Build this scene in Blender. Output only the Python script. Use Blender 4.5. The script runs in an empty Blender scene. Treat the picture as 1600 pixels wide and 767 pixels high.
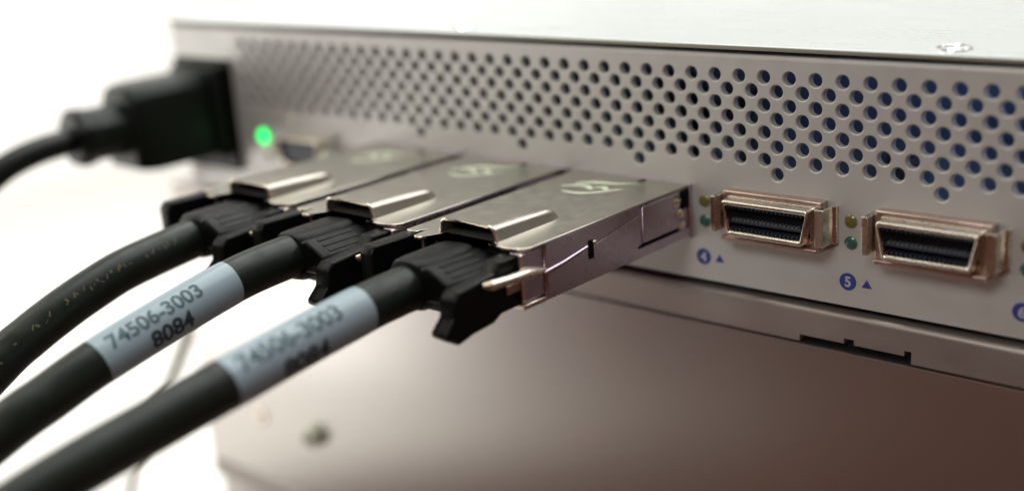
import bpy, bmesh, math, random
from mathutils import Vector, Matrix
random.seed(7)
PI = math.pi
S = bpy.context.scene
C = S.collection
# one Blender unit is one centimetre
S.unit_settings.system = 'METRIC'; S.unit_settings.scale_length = 0.01

# ------------------------------------------------------------------ camera
cam_d = bpy.data.cameras.new('camera'); cam = bpy.data.objects.new('camera', cam_d); C.objects.link(cam)
S.camera = cam
r0 = Vector((0.74509484, 0.66329128, -0.06984524)); r1 = Vector((0.14253392, -0.26065939, -0.95485117))
r2 = Vector((-0.65155027, 0.70149937, -0.28875748))
M = Matrix((( r0[0], -r1[0], -r2[0]), (r0[1], -r1[1], -r2[1]), (r0[2], -r1[2], -r2[2])))
cam.matrix_world = Matrix.Translation((14.05443, -19.89785, 4.02952)) @ M.to_4x4()
cam_d.sensor_width = 36; cam_d.sensor_fit = 'HORIZONTAL'; cam_d.lens = 1972.637 / 1600 * 36
cam_d.clip_start = 0.5; cam_d.clip_end = 2000
cam_d.dof.use_dof = True; cam_d.dof.focus_distance = 22.7; cam_d.dof.aperture_fstop = 0.060
cam_d.dof.aperture_blades = 0
# ------------------------------------------------------------------ world, lamps, exposure
W = bpy.data.worlds.new('World'); S.world = W; W.use_nodes = True
bg = W.node_tree.nodes['Background']; bg.inputs[0].default_value = (0.34, 0.105, 0.055, 1); bg.inputs[1].default_value = 0.24
def lamp(name, loc, aim, sx, sy, rad, col):
    l = bpy.data.lights.new(name, 'AREA'); l.shape = 'RECTANGLE'; l.size = sx; l.size_y = sy
    l.energy = rad * PI * sx * sy; l.color = col
    o = bpy.data.objects.new(name, l); C.objects.link(o); o.location = loc
    o.rotation_euler = (Vector(aim) - Vector(loc)).to_track_quat('-Z', 'Y').to_euler(); return o
lamp('ceiling_lamp', (-8, 18, 60), (0, 2, 0), 70, 50, 3.9, (0.95, 1.0, 0.96))
lamp('left_reflection_fill', (-74, -34, 2), (-6, 0, -4), 46, 62, 2.6, (1.0, 0.985, 0.93))  # added soft source for the pale reflection on the steel's left part
lamp('wall_fill', (-40, 45, 60), (-110, 60, 0), 60, 60, 14.0, (1.0, 1.0, 0.98))  # added fill that lifts the wall to white
lamp('front_fill', (8, -60, 46), (-4, 0, -1), 34, 22, 10.0, (0.98, 1.0, 0.95))  # added fill to brighten the perforated panel
lamp('edge_highlight_fill', (-52, -24, 56), (-3, -4, -2), 30, 18, 6.5, (1.0, 0.96, 0.80))  # added source, puts warm highlights on the plug plate edges
lamp('rear_fill', (24, 62, 54), (0, -3, -2), 60, 22, 5.0, (1.0, 0.97, 0.97))  # added from behind for the highlight along the latch arches
S.view_settings.view_transform = 'Standard'; S.view_settings.look = 'None'
S.view_settings.exposure = 0.0; S.view_settings.gamma = 1.0; S.view_settings.use_curve_mapping = False
S.cycles.use_denoising = True
S.cycles.max_bounces = 8

# ------------------------------------------------------------------ materials
def mat(name, col, rough=.5, metal=0.0, var=0.0, vscale=3.0, bump=0.0, bscale=60.0, stretch=(1, 1, 1), emit=None, coat=0.0,
        rvar=0.0, spec=0.5, trans=0.0, dust=None):
    m = bpy.data.materials.new(name); m.use_nodes = True
    nt = m.node_tree; N = nt.nodes; L = nt.links; b = N['Principled BSDF']
    b.inputs['Base Color'].default_value = (*col, 1); b.inputs['Roughness'].default_value = rough
    b.inputs['Metallic'].default_value = metal; b.inputs['Coat Weight'].default_value = coat
    b.inputs['Specular IOR Level'].default_value = spec
    b.inputs['Transmission Weight'].default_value = trans
    if emit:
        b.inputs['Emission Color'].default_value = (*emit[0], 1); b.inputs['Emission Strength'].default_value = emit[1]
    tc = N.new('ShaderNodeTexCoord'); mp = N.new('ShaderNodeMapping'); mp.inputs['Scale'].default_value = stretch
    L.new(tc.outputs['Object'], mp.inputs['Vector'])
    def noise(sc, det=4):
        n = N.new('ShaderNodeTexNoise'); n.inputs['Scale'].default_value = sc; n.inputs['Detail'].default_value = det
        L.new(mp.outputs['Vector'], n.inputs['Vector']); return n
    if var:
        n = noise(vscale); mx = N.new('ShaderNodeMix'); mx.data_type = 'RGBA'
        mx.inputs['A'].default_value = (*[c * (1 - var) for c in col], 1)
        mx.inputs['B'].default_value = (*[min(1, c * (1 + var)) for c in col], 1)
        L.new(n.outputs['Fac'], mx.inputs['Factor']); out = mx.outputs['Result']
        if dust:
            d = noise(bscale * 1.5, 2); rp = N.new('ShaderNodeValToRGB')
            rp.color_ramp.elements[0].position = dust[1]; rp.color_ramp.elements[1].position = dust[1] + .06
            L.new(d.outputs['Fac'], rp.inputs['Fac']); m2 = N.new('ShaderNodeMix'); m2.data_type = 'RGBA'
            L.new(out, m2.inputs['A']); m2.inputs['B'].default_value = (*dust[0], 1); L.new(rp.outputs['Color'], m2.inputs['Factor'])
            out = m2.outputs['Result']
        L.new(out, b.inputs['Base Color'])
    if rvar:
        n = noise(vscale * 2.3, 5); mr = N.new('ShaderNodeMapRange')
        mr.inputs['From Min'].default_value = .3; mr.inputs['From Max'].default_value = .7
        mr.inputs['To Min'].default_value = max(.02, rough - rvar); mr.inputs['To Max'].default_value = rough + rvar
        L.new(n.outputs['Fac'], mr.inputs['Value']); L.new(mr.outputs['Result'], b.inputs['Roughness'])
    if bump:
        n = noise(bscale, 3); bp = N.new('ShaderNodeBump'); bp.inputs['Strength'].default_value = bump
        bp.inputs['Distance'].default_value = 0.02
        L.new(n.outputs['Fac'], bp.inputs['Height']); L.new(bp.outputs['Normal'], b.inputs['Normal'])
    return m
PANEL = mat('satin silver panel paint', (0.515, 0.508, 0.492), .42, .35, var=.05, vscale=1.2, bump=.05, bscale=45, rvar=.05)
COVER = mat('pale cover paint', (0.72, 0.77, 0.77), .30, .15, var=.04, vscale=.8, bump=.02, bscale=30, stretch=(.3, 1, 1), rvar=.06)
LIP = mat('cover edge paint', (0.30, 0.29, 0.25), .40, .35, var=.05, vscale=1)
LOWER = mat('brushed zinc steel', (0.56, 0.53, 0.515), .27, .97, var=.10, vscale=26, bump=.012, bscale=70, stretch=(.6, 1, 1.2))
STRIP = mat('brushed steel rail', (0.37, 0.33, 0.31), .38, .75, var=.05, vscale=1.1, bump=.03, bscale=50, stretch=(.3, 1, 1), rvar=.05)
NICKEL = mat('cast nickel shell', (0.47, 0.45, 0.395), .32, .9, var=.08, vscale=1.6, bump=.015, bscale=60, rvar=.04)
NICKELS = mat('nickel with mauve reflection tint', (0.60, 0.51, 0.60), .30, .92, var=.10, vscale=1.6, bump=.012, bscale=60, rvar=.05)  # purple reflection on the plug sides is put into the base colour
BRIGHT = mat('polished nickel edge', (0.86, 0.78, 0.66), .30, 1.0, var=.06, vscale=5, rvar=.06)
CHROME = mat('polished glint ring', (0.9, 0.9, 0.92), .10, 1.0, var=.02, vscale=5)
COPPER = mat('tinned copper shield', (0.54, 0.41, 0.36), .30, .85, var=.05, vscale=2, bump=.0, bscale=30, rvar=.04)
PORT = mat('port shell metal', (0.74, 0.69, 0.61), .27, 1.0, var=.04, vscale=2, bump=.0, bscale=25, rvar=.03)
BLACK = mat('black moulded plastic', (0.0025, 0.003, 0.003), .40, 0, spec=.17, var=.25, vscale=3, bump=.08, bscale=40, rvar=.08)
RUBBER = mat('black cable jacket', (0.008, 0.0125, 0.0095), .40, 0, spec=.32, var=.25, vscale=1.5, bump=.10, bscale=30, rvar=.08, dust=((0.06, 0.06, 0.048), .68))
CORDM = mat('power cord rubber', (0.004, 0.007, 0.006), .40, 0, spec=.3, var=.2, vscale=2, bump=.06, bscale=30)
PLUGM = mat('dark green black plug plastic', (0.0025, 0.006, 0.004), .40, 0, spec=.3, var=.2, vscale=2, bump=.05, bscale=25, rvar=.06)
LABEL = mat('pale blue label paper', (0.275, 0.36, 0.415), .42, 0, var=.05, vscale=2, bump=.05, bscale=20, coat=.25)
INK = mat('grey blue label ink', (0.055, 0.10, 0.12), .6, 0, var=.2, vscale=6)
INKD = mat('dark label ink', (0.018, 0.028, 0.04), .6, 0, var=.2, vscale=6)
BLUEINK = mat('blue panel print', (0.022, 0.038, 0.23), .5, 0, var=.12, vscale=8)
PALEINK = mat('pale digit print', (0.42, 0.42, 0.46), .5, .1, var=.05, vscale=8)
LOGOM = mat('pale green etched mark', (0.72, 0.78, 0.60), .5, .0, var=.08, vscale=6)
OCHRE = mat('faded ochre print', (0.075, 0.06, 0.03), .6, 0, var=.3, vscale=9)
DARK = mat('painted recess shade', (0.006, 0.005, 0.007), .8, 0, spec=.1, var=.2, vscale=5)  # near-black colour stands in for shade in gaps, slots and cavities
INSERT = mat('port insert plastic', (0.028, 0.036, 0.06), .45, 0, var=.2, vscale=5)
TEETH = mat('contact tips', (0.30, 0.33, 0.31), .35, .7, var=.15, vscale=9)
BAFFLE = mat('blue baffle sheet', (0.19, 0.25, 0.38), .6, 0, var=.12, vscale=1.2)
INNER = mat('chassis interior', (0.05, 0.05, 0.06), .7, .1, var=.1, vscale=1)
YLED = mat('yellow light pipe', (0.14, 0.12, 0.035), .25, 0, var=.15, vscale=12, coat=.5)
GLED = mat('green light pipe', (0.035, 0.11, 0.09), .25, 0, var=.15, vscale=12, coat=.5)
LIT = mat('lit green lens', (0.01, 0.4, 0.08), .3, 0, var=.02, vscale=5, emit=((0.0, 1.0, 0.16), 2.2))
STEEL = mat('screw steel', (0.62, 0.66, 0.54), .30, .3, var=.15, vscale=6, rvar=.06)
WALLM = mat('white wall paint', (0.88, 0.88, 0.86), .8, 0, var=.01, vscale=.05, bump=.05, bscale=2)
TABLEM = mat('white tabletop', (0.80, 0.79, 0.75), .5, 0, var=.02, vscale=.1, bump=.03, bscale=3)
WIREM = mat('khaki wire sheath', (0.12, 0.105, 0.06), .5, 0, var=.15, vscale=2)

# ------------------------------------------------------------------ helpers
def setp(o, label=None, cat=None, group=None, kind=None):
    if label: o['label'] = label
    if cat: o['category'] = cat
    if group: o['group'] = group
    if kind: o['kind'] = kind
    return o
def empty(name, loc, label, cat, group=None):
    o = bpy.data.objects.new(name, None); C.objects.link(o); o.location = loc; o.empty_display_size = .5
    return setp(o, label, cat, group)
class MB:
    def __init__(s): s.bm = bmesh.new()
    def box(s, x0, x1, y0, y1, z0, z1):
        v = [s.bm.verts.new((x, y, z)) for x in (x0, x1) for y in (y0, y1) for z in (z0, z1)]
        for f in ((0, 1, 3, 2), (4, 6, 7, 5), (0, 4, 5, 1), (2, 3, 7, 6), (0, 2, 6, 4), (1, 5, 7, 3)):
            s.bm.faces.new([v[i] for i in f])
        return s
    def prism(s, pts, axis, a, b, caps=True):
        """pts: outline in the two other axes (in x,y,z order), extruded along axis from a to b"""
        def P(p, t):
            q = [p[0], p[1]]; q.insert('xyz'.index(axis), t); return q
        A = [s.bm.verts.new(P(p, a)) for p in pts]; B = [s.bm.verts.new(P(p, b)) for p in pts]; n = len(pts)
        for i in range(n): s.bm.faces.new((A[i], A[(i + 1) % n], B[(i + 1) % n], B[i]))
        if caps: s.bm.faces.new(A[::-1]); s.bm.faces.new(B)
        return s
    def loft(s, rings, close=True, cap=True):
        R = [[s.bm.verts.new(p) for p in r] for r in rings]; n = len(R[0])
        for a, b in zip(R, R[1:]):
            for i in range(n if close else n - 1):
                s.bm.faces.new((a[i], a[(i + 1) % n], b[(i + 1) % n], b[i]))
        if cap and close: s.bm.faces.new(R[0][::-1]); s.bm.faces.new(R[-1])
        return s
    def tube(s, path, rad, n=20, cap=True):
        path = [Vector(p) for p in path]; rings = []
        up = Vector((1, 0, 0))
        for i, p in enumerate(path):
            t = (path[min(i + 1, len(path) - 1)] - path[max(i - 1, 0)]).normalized()
            a = (up - t * up.dot(t)).normalized(); b = t.cross(a)
            r = rad[i] if isinstance(rad, (list, tuple)) else rad
            rings.append([p + (a * math.cos(2 * PI * k / n) + b * math.sin(2 * PI * k / n)) * r for k in range(n)])
        return s.loft(rings, cap=cap)
    def sheet(s, pts):
        s.bm.faces.new([s.bm.verts.new(p) for p in pts]); return s
    def build(s, name, m, parent=None, bevel=0, seg=2, smooth=False, label=None, kind=None, origin=None, angle=35):
        bmesh.ops.recalc_face_normals(s.bm, faces=s.bm.faces[:])
        me = bpy.data.meshes.new(name)
        off = Vector((0, 0, 0))
        if origin is not None: off = Vector(origin)
        elif parent is not None:
            p = parent
            while p is not None: off += p.location; p = p.parent
        bmesh.ops.translate(s.bm, verts=s.bm.verts[:], vec=-off)
        s.bm.to_mesh(me); s.bm.free(); me.materials.append(m)
        o = bpy.data.objects.new(name, me); C.objects.link(o)
        if parent is not None: o.parent = parent
        elif origin is not None: o.location = off
        if bevel:
            b = o.modifiers.new('bevel', 'BEVEL'); b.width = bevel; b.segments = seg; b.limit_method = 'ANGLE'
            b.angle_limit = math.radians(30); b.harden_normals = False
        if smooth or bevel:
            for p in me.polygons: p.use_smooth = True
            if hasattr(me, 'set_sharp_from_angle'): me.set_sharp_from_angle(angle=math.radians(angle if not bevel else 60))
        if label: o['label'] = label
        if kind: o['kind'] = kind
        return o
def rrect(x0, x1, z0, z1, r, n=4):
    out = []
    for cx, cz, a in ((x1 - r, z1 - r, 0), (x0 + r, z1 - r, 90), (x0 + r, z0 + r, 180), (x1 - r, z0 + r, 270)):
        for k in range(n + 1):
            t = math.radians(a + 90 * k / n); out.append((cx + r * math.cos(t), cz + r * math.sin(t)))
    return out
def spline(pts, n):
    """Catmull-Rom through (y,z) or xyz points"""
    P = [Vector(p) for p in pts]; P = [P[0] * 2 - P[1]] + P + [P[-1] * 2 - P[-2]]; out = []
    for i in range(1, len(P) - 2):
        for k in range(n):
            t = k / n; a, b, c, d = P[i - 1:i + 3]
            out.append(.5 * ((2 * b) + (c - a) * t + (2 * a - 5 * b + 4 * c - d) * t * t + (3 * b - a - 3 * c + d) * t ** 3))
    out.append(P[-2]); return out
def text_bm(txt, size, bold=0.0, cut=None):
    cu = bpy.data.curves.new('t', 'FONT'); cu.body = txt; cu.size = size; cu.offset = bold; cu.resolution_u = 4
    cu.align_x = 'LEFT'
    o = bpy.data.objects.new('t', cu); C.objects.link(o)
    dg = bpy.context.evaluated_depsgraph_get(); dg.update(); me = bpy.data.meshes.new_from_object(o.evaluated_get(dg))
    bm = bmesh.new(); bm.from_mesh(me); bpy.data.objects.remove(o); bpy.data.curves.remove(cu); bpy.data.meshes.remove(me)
    if cut:
        for ax in (0, 1):
            lo = min(v.co[ax] for v in bm.verts); hi = max(v.co[ax] for v in bm.verts); t = lo + cut
            no = (1, 0, 0) if ax == 0 else (0, 1, 0)
            while t < hi:
                co = (t, 0, 0) if ax == 0 else (0, t, 0)
                bmesh.ops.bisect_plane(bm, geom=bm.verts[:] + bm.edges[:] + bm.faces[:], plane_co=co, plane_no=no); t += cut
    return bm
def bm_build(bm, name, m, parent, label=None, kind=None):
    w = MB(); w.bm.free(); w.bm = bm; return w.build(name, m, parent, label=label, kind=kind)

# ------------------------------------------------------------------ the setting
setp(MB().box(-142, -140, -160, 200, -32, 140).build('wall', WALLM, origin=(-141, 20, -32)), kind='structure')
setp(MB().box(-142, 200, 200, 202, -32, 140).build('wall', WALLM, origin=(30, 201, -32)), kind='structure')
setp(MB().prism([(-140, -160), (-60, -160), (-46, -10), (30, -10), (30, 200), (-140, 200)], 'z', -34, -32).build('tabletop', TABLEM, origin=(-40, 0, -34)), kind='structure')  # unseen front outline cut back to shape the steel's reflections

# ------------------------------------------------------------------ upper unit
PW, ROW = 0.5226, 0.256
XL, XR = -16.70, 27.0
sw = empty('network_switch', (5.15, 20, -4.09), 'silver rack unit with perforated vent face, lit green lamp and numbered cable ports, on top', 'network switch')
# front panel with real punched holes (rolled rims)
bm = bmesh.new()
def hole(cx, cz):
    n = 16; w, h = PW / 2, ROW
    prof = [(0.152, 0.0), (0.148, 0.0), (0.143, 0.003), (0.134, 0.011), (0.125, 0.027), (0.120, 0.055), (0.119, 0.13)]
    dm = []
    for k in range(n):
        a = 2 * PI * k / n; c, s_ = math.cos(a), math.sin(a); t = 1 / (abs(c) / w + abs(s_) / h); dm.append((cx + c * t, 0, cz + s_ * t))
    rings = [[bm.verts.new(p) for p in dm]]
    for r, y in prof: rings.append([bm.verts.new((cx + r * math.cos(2 * PI * k / n), y, cz + r * math.sin(2 * PI * k / n))) for k in range(n)])
    for i, (a, b) in enumerate(zip(rings, rings[1:])):
        for k in range(n):
            f = bm.faces.new((a[k], a[(k + 1) % n], b[(k + 1) % n], b[k])); f.smooth = i > 0
def solid(pts): bm.faces.new([bm.verts.new((x, 0, z)) for x, z in pts])
N0, N1 = -27, 30
X0, X1 = N0 * PW, N1 * PW; ZT, ZB = ROW, -8 * ROW
for j in range(-1, 9):
    off = 0 if j % 2 == 0 else 0.5
    k0 = N0
    for n_ in range(N0, N1 + 1):
        c = n_ + off
        if c > N1: continue
        cx, cz = c * PW, -j * ROW
        has = (0 <= j <= 6 and N0 + .9 < c < N1 - .1)
        if j == 7: has = abs(((c + 13.5) / 6) - round((c + 13.5) / 6)) < 1e-6 and c > -14
        L_, R_, T_, B_ = (cx - PW / 2, cz), (cx + PW / 2, cz), (cx, cz + ROW), (cx, cz - ROW)
        if j == -1: pts = [L_, B_, R_]
        elif j == 8: pts = [L_, R_, T_]
        else: pts = [L_, B_, R_, T_]
        if c == N0: pts = [p for p in pts if p != L_] if j not in (-1, 8) else ([(cx, cz), B_, R_] if j == -1 else [(cx, cz), R_, T_])
        if c == N1: pts = [p for p in pts if p != R_] if j not in (-1, 8) else ([L_, B_, (cx, cz)] if j == -1 else [L_, (cx, cz), T_])
        if has: hole(cx, cz)
        else: solid(pts)
PZT, PZB = 0.31, -4.09
solid([(XL, PZB), (X0, PZB), (X0, PZT), (XL, PZT)]); solid([(X1, PZB), (XR, PZB), (XR, PZT), (X1, PZT)])
solid([(X0, ZT), (X1, ZT), (X1, PZT), (X0, PZT)]); solid([(X0, PZB), (X1, PZB), (X1, ZB), (X0, ZB)])
# top bend and lower return
prev = [(0.0, PZT)] + [(0.13 - 0.13 * math.cos(t * PI / 8), PZT + 0.13 * math.sin(t * PI / 8)) for t in range(1, 5)] + [(.6, PZT + .13)]
for (ya, za), (yb, zb) in zip(prev, prev[1:]):
    f = bm.faces.new([bm.verts.new(p) for p in ((XL, ya, za), (XR, ya, za), (XR, yb, zb), (XL, yb, zb))]); f.smooth = True
bm.faces.new([bm.verts.new(p) for p in ((XL, 0, PZB), (XR, 0, PZB), (XR, .5, PZB), (XL, .5, PZB))])
bmesh.ops.remove_doubles(bm, verts=bm.verts[:], dist=1e-4)
bmesh.ops.recalc_face_normals(bm, faces=bm.faces[:])
bmesh.ops.translate(bm, verts=bm.verts[:], vec=-Vector(sw.location))
me = bpy.data.meshes.new('front_panel'); bm.to_mesh(me); bm.free(); me.materials.append(PANEL); me.set_sharp_from_angle(angle=math.radians(38))
fp = bpy.data.objects.new('front_panel', me); C.objects.link(fp); fp.parent = sw
# chassis body behind the panel (walls, floor, inner baffle)
b = MB(); b.box(XL, XL + .1, .02, 42, PZB, .43); b.box(XR - .1, XR, .02, 42, PZB, .43)
b.box(XL + .1, XR - .1, .55, 42, PZB + .002, PZB + .1); b.box(XL + .1, XR - .1, 41.9, 42, PZB + .1, .43)
b.build('chassis_tray', INNER, sw)
MB().box(XL + .2, XR - .2, 3.0, 3.1, PZB + .12, .40).build('baffle', BAFFLE, sw)  # blue sheet added so the vent holes show blue
b = MB().box(XL - .03, XR + .03, -.035, 42.2, .475, .575)
cov = b.build('top_cover', COVER, sw, bevel=.03, seg=3)
MB().box(XL - .02, XR + .02, -.047, -.030, .486, .556).build('cover_lip', LIP, sw, bevel=.008)
MB().box(XL + .02, XR - .02, -.02, .3, .446, .4745).build('seam_shade', DARK, sw)  # dark strip laid in as the seam's shade
# countersunk screws of the cover
for x in (-5.85, 5.42):
    q = MB(); n = 24
    q.loft([[(x + r * math.cos(2 * PI * k / n), .48 + r * math.sin(2 * PI * k / n), .575 + z) for k in range(n)] for r, z in [(.30, .0), (.285, .018), (.20, .024), (.0001, .024)]])
    sc = q.build('cover_screw', COVER, sw, smooth=True)
    MB().loft([[(x + (.275 + .022 * math.cos(t * PI / 4)) * math.cos(2 * PI * k / 32), .48 + (.275 + .022 * math.cos(t * PI / 4)) * math.sin(2 * PI * k / 32), .596 + .022 * math.sin(t * PI / 4)) for k in range(32)] for t in range(9)], cap=False).build('glint_ring', CHROME, sc, smooth=True)  # polished ring added to catch the screw's glints
# dark boxes added behind the vent to vary the blue in its holes
rr = random.Random(11)
for i in range(9):
    x = -15 + i * 3.1 + rr.uniform(-.4, .4); w_ = rr.uniform(.35, 1.1); zt = rr.uniform(-1.9, .1)
    MB().box(x, x + w_, rr.uniform(2.1, 2.6), 2.95, PZB + .12, zt).build('vent_tone_block', INNER, sw, bevel=.03)
# added light inside the case, makes the blue glow seen through the vent holes
pl = bpy.data.lights.new('interior_fill', 'AREA'); pl.shape = 'RECTANGLE'; pl.size = 2.4; pl.size_y = 2.6; pl.energy = 270; pl.color = (.42, .60, 1.0)
po = bpy.data.objects.new('interior_fill', pl); C.objects.link(po); po.location = (13.0, 1.25, -1.2)
po.rotation_euler = Vector((-1, .18, 0)).to_track_quat('-Z', 'Y').to_euler()
# power inlet frame
b = MB().prism(rrect(-16.62, -14.16, -3.46, -.44, .12), 'y', -.17, -.002); b.build('power_inlet', BLACK, sw, bevel=.03)
# status lights
def disc(name, cx, cz, r, y0, y1, m, parent, label=None, dome=0):
    n = 20; q = MB()
    rings = [[(cx + r * math.cos(2 * PI * k / n), y0, cz + r * math.sin(2 * PI * k / n)) for k in range(n)]]
    for t in (0, 30, 60, 85):
        rr = r * math.cos(math.radians(t)); yy = y1 - dome * math.sin(math.radians(t))
        rings.append([(cx + rr * math.cos(2 * PI * k / n), yy, cz + rr * math.sin(2 * PI * k / n)) for k in range(n)])
    return q.loft(rings).build(name, m, parent, smooth=True, label=label)
disc('status_light', -13.09, -2.42, .20, .02, -.04, LIT, sw, 'glowing green round status light', .06)
disc('status_light', -12.98, -2.92, .12, .02, -.01, YLED, sw, 'unlit dull status light', .03)
# serial port
sp = MB().prism([(-12.62, -2.12), (-10.15, -2.12), (-10.15, -3.12), (-12.62, -3.12)], 'y', -.08, -.002).build('serial_port', PANEL, sw, bevel=.02)
def rpoly(pts, r, n=4):
    """outline with rounded corners"""
    out = []; N_ = len(pts)
    for i in range(N_):
        p = Vector(pts[i]); a = (Vector(pts[i - 1]) - p); b = (Vector(pts[(i + 1) % N_]) - p)
        rr = min(r, a.length * .45, b.length * .45); a = p + a.normalized() * rr; b = p + b.normalized() * rr
        for k in range(n + 1):
            t = k / n; out.append(tuple(a * (1 - t) ** 2 + p * 2 * t * (1 - t) + b * t * t))
    return out
def dshape(x0, x1, zt, zb, ins, r=.12):
    return rpoly([(x0, zt), (x1, zt), (x1 - ins, zb), (x0 + ins, zb)], r)
outer = dshape(-12.18, -10.40, -2.26, -3.02, .22); inner = dshape(-12.09, -10.49, -2.33, -2.95, .2)
def ringshell(out, inn, y0, y1):
    q = MB()
    def r(pp, y): return [(x, y, z) for x, z in pp]
    mixr = lambda t: [(a[0] * (1 - t) + c[0] * t, a[1] * (1 - t) + c[1] * t) for a, c in zip(out, inn)]
    q.loft([r(out, y0), r(out, y1 + .05), r(mixr(.04), y1 + .025), r(mixr(.15), y1 + .008), r(mixr(.33), y1), r(mixr(.60), y1 + .004), r(mixr(.85), y1 + .03), r(inn, y1 + .06), r(inn, y0 + .06)], cap=False)
    q.sheet(r(inn, y0 + .06)); return q
ringshell(outer, inner, -.085, -.40).build('port_shell', BRIGHT, sp, smooth=True, angle=75)
MB().prism(dshape(-12.02, -10.56, -2.38, -2.90, .18), 'y', -.30, -.16).build('socket_face', INSERT, sp)
for x in (-12.40, -10.22):
    MB().prism([(x + .13 * math.cos(k * PI / 3), -2.60 + .13 * math.sin(k * PI / 3)) for k in range(6)], 'y', -.42, -.082).build('jack_screw', STEEL, sp, bevel=.01)
disc('panel_screw', -11.85, -1.90, .13, .02, -.03, STEEL, sw, None, .04)

# numbered cable ports
def port(cx, num):
    z0 = -2.58
    p = MB().box(cx - 1.03, cx + 1.03, -.24, -.002, z0 - .50, z0 + .44).build('cable_port', COPPER, sw, bevel=.02)
    # D shaped shroud
    out = dshape(cx - .88, cx + .93, z0 + .34, z0 - .34, .13, .06); inn = dshape(cx - .82, cx + .86, z0 + .235, z0 - .235, .12, .04)
    ringshell(out, inn, -.242, -.56).build('port_shroud', PORT, p, bevel=0, smooth=True, angle=75)
    MB().prism(dshape(cx - .90, cx + .95, z0 + .36, z0 - .36, .13, .05), 'y', -.31, -.243).build('shroud_base', PORT, p, bevel=.01)
    MB().box(cx - .81, cx + .85, -.32, -.312, z0 - .23, z0 + .23).build('socket_floor', DARK, p)
    # contact tongue with rows of teeth
    MB().box(cx - .72, cx + .74, -.46, -.325, z0 - .095, z0 - .035).build('contact_tongue', INSERT, p, bevel=.01)
    q = MB(); 
    for k in range(17):
        x = cx - .66 + k * 1.32 / 16
        q.box(x - .02, x + .02, -.475, -.36, z0 - .033, z0 - .010)
    q.build('contact_teeth', TEETH, p, kind='stuff')
    q = MB()
    for k in range(19):
        x = cx - .76 + k * 1.52 / 18
        q.box(x - .018, x + .018, -.50, -.33, z0 + .19, z0 + .225)
        q.box(x - .018, x + .018, -.50, -.33, z0 - .225, z0 - .18)
    q.build('insert_ribs', INSERT, p, kind='stuff')
    # latch ears on both sides
    for s in (-1, 1):
        q = MB()
        if s > 0:
            xa, xb = cx + 1.0, cx + 1.17
            o_ = [(xa, -.44), (xa, -.10), (xa + .035, -.10), (xa + .035, -.41), (xb - .035, -.41), (xb - .03, -.08), (xb + .04, -.05), (xb + .04, -.002), (xb + .08, -.002), (xb + .08, -.09), (xb + .01, -.12), (xb, -.44)]
        else:
            xa, xb = cx - 1.17, cx - 1.06
            o_ = [(xa, -.46), (xa, -.002), (xa + .03, -.002), (xa + .035, -.43), (xb - .03, -.43), (xb - .03, -.12), (xb, -.12), (xb, -.46)]
        q.prism(o_, 'z', z0 - .33, z0 + .36)
        q.build('latch_ear', PORT, p, bevel=.008)
    MB().box(cx - .98, cx + 1.02, -.40, -.242, z0 - .49, z0 - .41).build('lower_flange', COPPER, p, bevel=.01)
    for dz, m, l in ((.10, YLED, 'dull yellow indicator light'), (-.30, GLED, 'dull green indicator light')):
        disc('indicator_light', cx - 1.60, z0 + dz, .125, .02, -.012, m, sw, l, .035)
    # printed number disc and triangle
    dx, dz = cx - 1.655, -3.62
    n = 28
    q = MB(); q.prism([(dx + .165 * math.cos(2 * PI * k / n), dz + .165 * math.sin(2 * PI * k / n)) for k in range(n)], 'y', -.004, -.0005)
    d = q.build('port_number', BLUEINK, sw, label='blue printed disc reading ' + num)
    t = text_bm(num, .27, .008)
    xs = [v.co.x for v in t.verts]; ys = [v.co.y for v in t.verts]; mx, my = (min(xs) + max(xs)) / 2, (min(ys) + max(ys)) / 2
    for v in t.verts: v.co = Vector((dx + (v.co.x - mx), -.0065, dz + (v.co.y - my)))
    bm_build(t, 'digit', PALEINK, d)
    q = MB(); q.prism([(dx + .27, dz - .065), (dx + .47, dz - .065), (dx + .37, dz + .095)], 'y', -.004, -.0005)
    q.build('triangle_mark', BLUEINK, sw)
for cx, num in ((2.35, '4'), (5.44, '5'), (8.57, '6')): port(cx, num)

# ------------------------------------------------------------------ lower unit
lo = empty('steel_enclosure', (4, 20, -13.2), 'tall brushed grey steel enclosure standing directly below the perforated unit', 'equipment case')
LX = -17.85
b = MB(); b.box(LX, 27, .12, 42, -13.0, -4.30); b.build('case_body', LOWER, lo, bevel=.05)
# rounded front rail along the top, with a rolled top edge
prof = [(.10, -4.93), (-.07, -4.93), (-.07, -4.36)] + [(.07 - .14 * math.cos(t * PI / 10), -4.36 + .13 * math.sin(t * PI / 10)) for t in range(1, 6)] + [(3, -4.23), (3, -4.40), (.10, -4.40)]
# rail split round the latch slot near the right
b = MB(); b.prism(prof, 'x', LX, 2.84)
b.prism([(y, max(z, -4.80)) for y, z in prof], 'x', 2.84, 3.75)
b.prism([(y, max(z, -4.70)) for y, z in prof], 'x', 3.75, 3.95)
b.prism([(y, max(z, -4.80)) for y, z in prof], 'x', 3.95, 4.92)
b.prism([(y, max(z, -4.70)) for y, z in prof], 'x', 4.92, 5.05)
b.prism(prof, 'x', 5.05, 27)
b.build('top_rail', STRIP, lo, smooth=True)
MB().box(2.6, 5.3, .107, .119, -5.02, -4.60).build('slot_shade', DARK, lo)  # dark sheet painted in as the shade inside the slot
# front face sheet: bright bent top edge, flat face
b = MB(); b.prism([(-.03, -13.0), (-.03, -5.05), (-.015, -5.01), (.03, -4.985), (.11, -4.985), (.11, -13.0)], 'x', LX, 27)
b.build('front_sheet', LOWER, lo, smooth=True)
MB().box(LX, 27, -.06, 3, -13.62, -13.06).build('bottom_rail', STRIP, lo, bevel=.05)
b = MB(); b.box(LX + .05, 27, .15, 42, -31.9, -13.7); b.build('case_body', LOWER, lo, bevel=.05)
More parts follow.
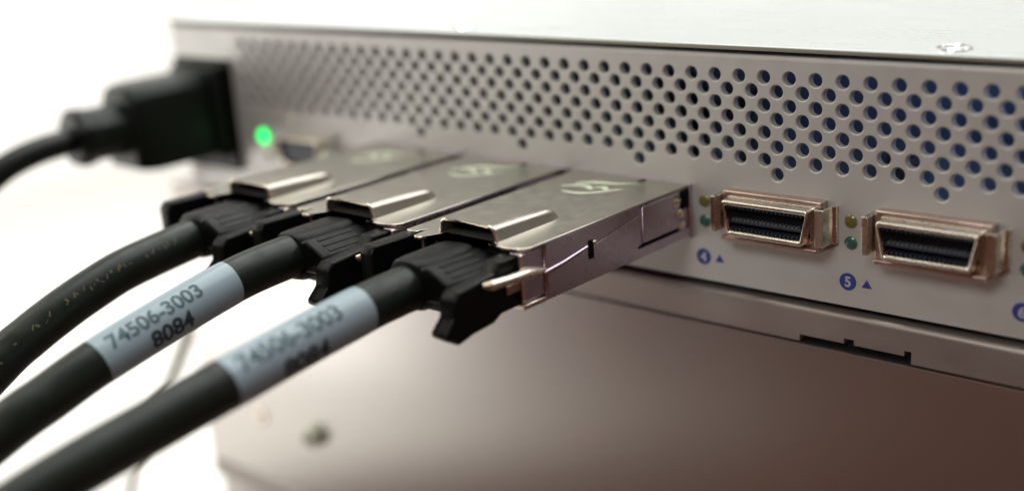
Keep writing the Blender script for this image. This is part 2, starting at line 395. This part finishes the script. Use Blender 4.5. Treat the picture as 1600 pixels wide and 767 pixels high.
# screws
def screw(x, z, r, d, m, slot=True):
    n = 24
    prof = [(r, .01), (r, -d * .55), (r * .92, -d * .82), (r * .7, -d), (r * .3, -d * 1.03), (.0005, -d * 1.03)]
    s = MB().loft([[(x + q * math.cos(2 * PI * k / n), y, z + q * math.sin(2 * PI * k / n)) for k in range(n)] for q, y in prof]).build('screw', m, lo, smooth=True)
    if slot:
        MB().box(x - .025, x + .025, -d * 1.08, -d * .98, z - r * .5, z + r * .5).build('screw_slot', DARK, s)
        MB().box(x - r * .5, x + r * .5, -d * 1.07, -d * .975, z - .025, z + .025).build('screw_slot', DARK, s)
screw(-12.45, -10.90, .34, .36, STEEL)
n = 24
MB().loft([[(-14.93 + q * math.cos(2 * PI * k / n), y, -10.97 + q * math.sin(2 * PI * k / n)) for k in range(n)] for q, y in [(.24, -.028), (.22, -.075), (.14, -.09), (.10, -.07), (.001, -.07)]]).build('rivet', BRIGHT, lo, smooth=True)

# ------------------------------------------------------------------ network cables with plugs
G = 'three network cables plugged into the upper unit side by side'
def cable(x0, path, label, lab_y, name_print=None, tx=1):
    """x0 = right side of the plug; path = (y,z) of the cable centre"""
    ox = x0 - .45
    def X(x): return ox + x
    root = empty('network_cable', (X(-1), -2.4, -3.24), label, 'network cable', G)
    ZT_, ZBt = -2.16, -3.23
    # shell: lower tray + side walls, recessed lanes, then a top plate
    sh = MB()
    sh.box(X(-2.33), X(.42), -4.42, -.05, ZBt, ZT_ - .075)
    shell = sh.build('plug_shell', NICKELS, root, bevel=.03)
    # raised side skins with a step (upper skin ends short, lower skin longer)
    q = MB(); q.prism([(-4.40, -2.20), (-1.75, -2.20), (-1.75, -2.345), (-4.40, -2.70)], 'x', X(.424), X(.452))
    q.build('side_skin', NICKELS, shell, bevel=.008)
    q = MB(); q.prism([(-4.40, -3.20), (-.08, -3.20), (-.08, -3.02), (-1.72, -3.02), (-1.72, -2.38), (-4.40, -2.765)], 'x', X(.424), X(.45))
    q.build('side_skin', NICKELS, shell, bevel=.008)
    MB().box(X(.42), X(.456), -1.62, -.42, -2.95, -2.24).build('side_window', NICKELS, shell, bevel=.03)
    MB().box(X(.425), X(.462), -1.80, -.40, -3.01, -2.965).build('side_slot', DARK, shell)
    q = MB(); q.box(X(.425), X(.462), -3.27, -3.13, -2.80, -2.46); q.build('side_notch', DARK, shell)
    MB().box(X(.43), X(.50), -3.16, -3.06, -2.56, -2.48).build('side_tab', BRIGHT, shell, bevel=.02)
    # rolled ridge running forward to the pull rod
    MB().tube([(X(.45), -4.5, -2.695), (X(.455), -4.0, -2.655), (X(.45), -3.3, -2.56)], .03, 10).build('side_ridge', NICKELS, shell, smooth=True)
    # spring clips near the panel
    for y, z, r in ((-.52, -2.42, .07), (-.42, -2.66, .085), (-.38, -2.92, .075)):
        MB().tube([(X(.44), y - .12, z - .03), (X(.47), y, z), (X(.44), y + .12, z + .02)], [r * .6, r, r * .5], 10).build('spring_clip', BRIGHT, shell, smooth=True)
    MB().box(X(.425), X(.458), -.34, -.08, -2.60, -2.26).build('clip_window', DARK, shell)
    MB().box(X(-2.365), X(-2.331), -4.38, -.14, ZBt + .03, ZT_ - .012).build('gap_shade_strip', BLACK, shell)  # black strip added to keep the gap between plugs dark
    # base flange against the panel
    MB().box(X(-2.44), X(.47), -.10, -.006, ZBt - .03, ZT_ - .005).build('plug_flange', NICKELS, shell, bevel=.015)
    # top plate with curved front tongues
    cut = []
    def arc(x1, x2, yb, bul, n=8):
        return [(X(x1 + (x2 - x1) * k / n), yb - bul * math.sin(PI * k / n)) for k in range(n + 1)]
    front = [(X(-2.34), -4.97)] + arc(-2.32, -2.05, -5.02, .03, 4) + [(X(-1.98), -4.86), (X(-1.95), -5.10)] + arc(-1.93, -1.70, -5.22, .06, 4) + [(X(-1.6), -5.05), (X(-1.50), -4.82), (X(-.36), -4.82), (X(-.33), -4.98)] + arc(-.30, .40, -4.90, .10, 8) + [(X(.45), -4.78)]
    outl = [(X(-2.34), -.10)] + front + [(X(.45), -.10)]
    top = MB().prism(outl, 'z', ZT_ - .07, ZT_).build('top_plate', NICKEL, shell, bevel=.022, seg=2)
    MB().prism([(p[0], p[1] - .012) for p in front] + [(p[0], p[1] + .035) for p in front[::-1]], 'z', ZT_ - .052, ZT_ - .002).build('plate_edge', BRIGHT, top, bevel=.02)
    # raised arch for the pull latch (open at its front)
    zc = ZT_ + .27; xl, xr = -1.62, -.30; th = .035; r = .14; nn = 6
    def arch(y, h, inset=0):
        o_ = [];
        a, b_ = xl + inset, xr - inset; rr = max(r - inset, .03); zt = ZT_ + h - inset
        o_.append((X(a - .05), y, ZT_ - .02 + inset * 0)); 
        for k in range(nn + 1):
            t = PI - (PI / 2) * k / nn; o_.append((X(a + rr + rr * math.cos(t)), y, max(ZT_ + .0, zt - rr + rr * math.sin(t))))
        for k in range(nn + 1):
            t = PI / 2 - (PI / 2) * k / nn; o_.append((X(b_ - rr + rr * math.cos(t)), y, max(ZT_ + .0, zt - rr + rr * math.sin(t))))
        o_.append((X(b_ + .05), y, ZT_ - .02))
        return o_
    q = MB(); H = .27
    outer_ = [arch(-4.84, H)] + [arch(y, h) for y, h in ((-4.5, H - .01), (-3.9, H - .03), (-3.42, H - .05), (-3.30, H - .065), (-3.21, H - .10), (-3.15, H - .16), (-3.13, .02))]
    q.loft([arch(-4.5, H, th)] + [arch(-4.84, H, th)] + outer_, close=False, cap=False)
    q.build('latch_arch', NICKEL, top, smooth=True, angle=50)
    MB().tube([Vector(p) for p in arch(-4.845, H, th * .5)], .027, 8).build('arch_rim', BRIGHT, top, smooth=True)
    MB().prism([(p[0], p[2]) for p in arch(0, H, th + .004)], 'y', -4.50, -4.46).build('arch_shade', DARK, top)  # dark filler imitates the shade under the arch
    # rivet dimple and etched mark
    q = MB().prism([(X(-.53 + .07 * math.cos(2 * PI * k / 14)), -.28 + .12 * math.sin(2 * PI * k / 14)) for k in range(14)], 'z', ZT_ + .0005, ZT_ + .004); q.build('rivet_dimple', DARK, top)
    def stroke(pts, ws, nm='etched_mark'):
        c = spline([(X(p[0]), p[1], 0) for p in pts], 6); Lp, Rp = [], []
        for i, p in enumerate(c):
            t = (c[min(i + 1, len(c) - 1)] - c[max(i - 1, 0)]).normalized(); nrm = Vector((-t.y, t.x, 0))
            f = i / (len(c) - 1) * (len(ws) - 1); a = int(min(f, len(ws) - 2)); w_ = ws[a] + (ws[a + 1] - ws[a]) * (f - a)
            Lp.append(p + nrm * w_); Rp.append(p - nrm * w_)
        for i in range(len(c) - 1):
            mk.sheet([(v.x, v.y, ZT_ + .0045) for v in (Lp[i], Rp[i], Rp[i + 1], Lp[i + 1])])
    mk = MB()
    stroke(STROKES[0][0], STROKES[0][1]); stroke(STROKES[1][0], STROKES[1][1]); stroke(STROKES[2][0], STROKES[2][1]); stroke(STROKES[3][0], STROKES[3][1])
    mk.build('etched_mark', LOGOM, top)
    # metal front end below the plate
    MB().box(X(.10), X(.40), -4.98, -4.43, -3.12, -2.24).build('end_wall', NICKELS, shell, bevel=.04)
    MB().box(X(.15), X(.425), -5.02, -4.42, -3.23, -3.135).build('end_lip', BRIGHT, shell, bevel=.02)
    MB().box(X(.375), X(.425), -5.04, -4.97, -3.10, -2.24).build('end_post', BRIGHT, shell, bevel=.02)
    for x in (-1.95, -1.60): MB().box(X(x), X(x + .07), -5.06, -4.98, -3.1, -2.24).build('end_post', NICKELS, shell, bevel=.02)
    MB().box(X(-2.32), X(.09), -4.90, -4.43, -3.2, -2.24).build('end_block', DARK, shell)
    # black body: two wings joined under the boot
    wing = [(-4.95, -2.26), (-4.92, -3.16), (-5.46, -3.17), (-5.66, -3.27), (-6.17, -3.31), (-6.50, -3.39), (-6.80, -3.20), (-6.80, -3.12), (-6.58, -2.92), (-6.54, -2.62), (-6.40, -2.50), (-5.55, -2.44), (-5.40, -2.27)]
    MB().prism(wing, 'x', X(-.05), X(.31)).build('latch_wing', BLACK, root, bevel=.04)
    wing2 = [(-4.95, -2.20), (-4.92, -3.16), (-5.46, -3.17), (-5.66, -3.27), (-6.10, -3.30), (-6.12, -2.32), (-6.02, -2.19)]
    MB().prism(wing2, 'x', X(-2.42), X(-2.10)).build('latch_wing', BLACK, root, bevel=.04)
    MB().box(X(-2.11), X(-.06), -5.9, -5.0, -3.2, -2.85).build('latch_bridge', BLACK, root, bevel=.04)
    MB().prism([(X(-.66), -2.84), (X(-.66), -2.26), (X(-.50), -2.24), (X(-.02), -2.47), (X(.02), -2.84)], 'y', -6.34, -4.99).build('latch_body', BLACK, root, bevel=.04)
    # boot: collar with grooves
    zc_ = path[0][1]
    def csec(y, a, b, z, k=3.2, n=28):
        out = []
        for i in range(n):
            t = 2 * PI * i / n; c, s_ = math.cos(t), math.sin(t)
            out.append((X(-1.0) + a * math.copysign(abs(c) ** (2 / k), c), y, z + b * math.copysign(abs(s_) ** (2 / k), s_)))
        return out
    q = MB(); zb = zc_ + .03
    q.loft([csec(-4.95, .44, .44, zb, 4), csec(-5.25, .45, .45, zb, 4), csec(-6.05, .455, .45, zb, 3.6), csec(-6.26, .45, .445, zb, 3.2), csec(-6.33, .43, .425, zb, 2.6), csec(-6.345, .395, .395, zc_, 2)])
    boot = q.build('cable_boot', BLACK, root, smooth=True)
    for k in range(3):
        xa = -.46 + k * .145; za = -2.235 - (xa + .50) * .479
        MB().prism([(X(xa), za - .04), (X(xa), za + .009), (X(xa + .07), za - .025), (X(xa + .07), za - .07)], 'y', -6.12, -5.30).build('boot_rib', BLACK, boot, bevel=.012)
    # pull rod of the latch
    MB().tube([(X(.32), -5.86, -2.55), (X(.44), -5.80, -2.54), (X(.47), -5.45, -2.55), (X(.47), -5.0, -2.58), (X(.44), -4.7, -2.63), (X(.42), -4.42, -2.66)], [.05, .085, .08, .10, .085, .04], 12).build('pull_rod', BRIGHT, root, smooth=True)
    MB().box(X(.32), X(.38), -5.35, -4.99, -2.86, -2.70).build('rod_seat', COPPER, root, bevel=.02)
    # jacket
    pts = spline([(X(-1.0), y, z) for y, z in path], 8)
    jk = MB().tube(pts, .40, 32).build('cable_jacket', RUBBER, root, smooth=True)
    def zat(y):
        for p, q_ in zip(pts, pts[1:]):
            if q_.y <= y <= p.y: return p.z + (q_.z - p.z) * (y - p.y) / (q_.y - p.y)
        return pts[-1].z
    def on(y, phi, R):
        dz = (zat(y + .1) - zat(y - .1)) / .2; k = 1 / math.sqrt(1 + dz * dz)
        return Vector((X(-1) + R * math.cos(phi), y - R * math.sin(phi) * dz * k, zat(y) + R * math.sin(phi) * k))
    if lab_y:
        ya, yb = lab_y; n = 32; m_ = 14
        q = MB(); q.loft([[on(ya + (yb - ya) * i / m_, 2 * PI * k / n, .408 if 0 < i < m_ else .404) for k in range(n)] for i in range(m_ + 1)], cap=False)
        lb = q.build('cable_label', LABEL, jk, smooth=True)
        for txt, size, s0, ph, bold, mm in (('74506-3003', .385 * tx, .22 / tx - .04, 50, .010, INK), ('8084', .42 * tx, .82, -5 if tx == 1 else -16, .012, INKD)):
            t = text_bm(txt, size, bold, cut=.05)
            for v in t.verts: v.co = on(ya + s0 + v.co.x * 1.0, math.radians(ph) + (v.co.y - .13) / .41, .4125)
            bm_build(t, 'label_line', mm, jk, label=txt)
    if name_print:
        q = MB(); rr = random.Random(3); y = -11.6
        while y < -6.9:                                   # worn, unreadable print: only flecks of it are left
            h = rr.uniform(.10, .24); p0 = math.radians(rr.uniform(22, 34)); w_ = rr.uniform(.02, .05); sk = rr.uniform(-.05, .08)
            q.sheet([on(y, p0, .4025), on(y + w_, p0, .4025), on(y + w_ + sk, p0 + h, .4025), on(y + sk, p0 + h, .4025)])
            y += rr.choice((.07, .09, .12, .12, .34))
        q.build('faded_print', OCHRE, jk, kind='stuff')
    return root
STROKES = [
    ([(-1.62, -1.02), (-1.25, -.80), (-.85, -.72), (-.42, -.50)], (.05, .10, .07, .015)),
    ([(-1.75, -1.32), (-1.50, -1.16), (-1.25, -1.12), (-1.02, -1.28)], (.03, .06, .07, .05)),
    ([(-1.48, -1.62), (-1.10, -1.62), (-.80, -1.42), (-.55, -1.10), (-.42, -1.02)], (.03, .055, .05, .045, .01)),
    ([(-1.05, -1.15), (-.90, -1.05), (-.72, -1.18)], (.03, .07, .05)),
]
cable(.45, [(-4.9, -2.66), (-5.53, -2.67), (-6.5, -2.68), (-7.41, -2.73), (-8.84, -2.88), (-10.16, -3.04), (-11.49, -3.21), (-12.49, -3.34), (-13.56, -3.53), (-15.5, -3.95), (-17.5, -4.5)],
      'nearest black network cable with a pale blue label, its metal plug rightmost of the three', (-10.16, -7.40), tx=1.08)
cable(-2.68, [(-4.9, -2.64), (-5.9, -2.60), (-6.8, -2.61), (-7.73, -2.70), (-9.13, -2.97), (-10.47, -3.27), (-11.37, -3.54), (-12.21, -3.80), (-14.5, -4.7), (-17, -5.9)],
      'middle black network cable with a pale blue label, its plug between the other two', (-10.45, -7.72))
cable(-5.81, [(-4.9, -2.70), (-5.89, -2.70), (-6.5, -2.73), (-7.84, -2.89), (-8.55, -3.06), (-9.28, -3.29), (-10.0, -3.57), (-10.65, -3.88), (-12, -4.75), (-13.5, -6.0)],
      'black network cable without a label, its plug beside the serial port', None, True)

# ------------------------------------------------------------------ power cord
pc = empty('power_cord', (-15.4, -2.2, -3.0), 'thick black power plug and cord pushed into the square inlet at the far end', 'power cord')
def sec(y, x0, x1, z0, z1, ch):
    return [(x0, y, z0), (x1, y, z0), (x1, y, z1 - ch), (x1 - ch * .8, y, z1), (x0 + ch * .8, y, z1), (x0, y, z1 - ch)]
q = MB(); q.loft([sec(-.3, -16.15, -14.50, -2.96, -.72, .3), sec(-2.35, -16.15, -14.50, -2.96, -.74, .3), sec(-2.80, -16.05, -14.56, -2.90, -.80, .3), sec(-2.9, -15.95, -14.66, -2.82, -.88, .26)])
q.build('plug_body', PLUGM, pc, bevel=.06, seg=3)
MB().box(-16.3, -14.3, -.55, -.18, -3.05, -.62).build('plug_nose', PLUGM, pc, bevel=.08)
def osec(y, r, cz, cx=-15.35):
    return [(cx + r * math.cos(2 * PI * (k + .5) / 8) * .95, y, cz + r * math.sin(2 * PI * (k + .5) / 8)) for k in range(8)]
q = MB(); q.loft([osec(-2.85, .74, -1.84), osec(-3.2, .70, -1.84), osec(-3.75, .70, -1.84), osec(-3.82, .76, -1.84), osec(-4.15, .76, -1.84), osec(-4.25, .66, -1.84)])
q.build('strain_relief', PLUGM, pc, bevel=.05, seg=3)
MB().tube(spline([(-15.35, -4.2, -1.88), (-15.35, -5.0, -1.93), (-15.35, -5.7, -2.06), (-15.35, -6.3, -2.28), (-15.35, -7.2, -2.8), (-15.35, -8.5, -3.9), (-15.3, -10, -5.6)], 8), .33, 24).build('cord', CORDM, pc, smooth=True)

# thin wire hanging at the far side
w = MB().tube(spline([(-17.9, 2, -6.0), (-18.3, 1.2, -7.0), (-19.0, 1, -8.4), (-20.09, 1, -10.07), (-21.47, 1, -11.85), (-23.7, 1, -14.33), (-25.3, 1, -17.0), (-26.2, 1, -20), (-27, 1, -31.9)], 8), .20, 10).build('thin_wire', WIREM, origin=(-18.4, 1, -8), smooth=True)
setp(w, 'thin khaki wire hanging beside the left edge of the steel enclosure', 'wire')
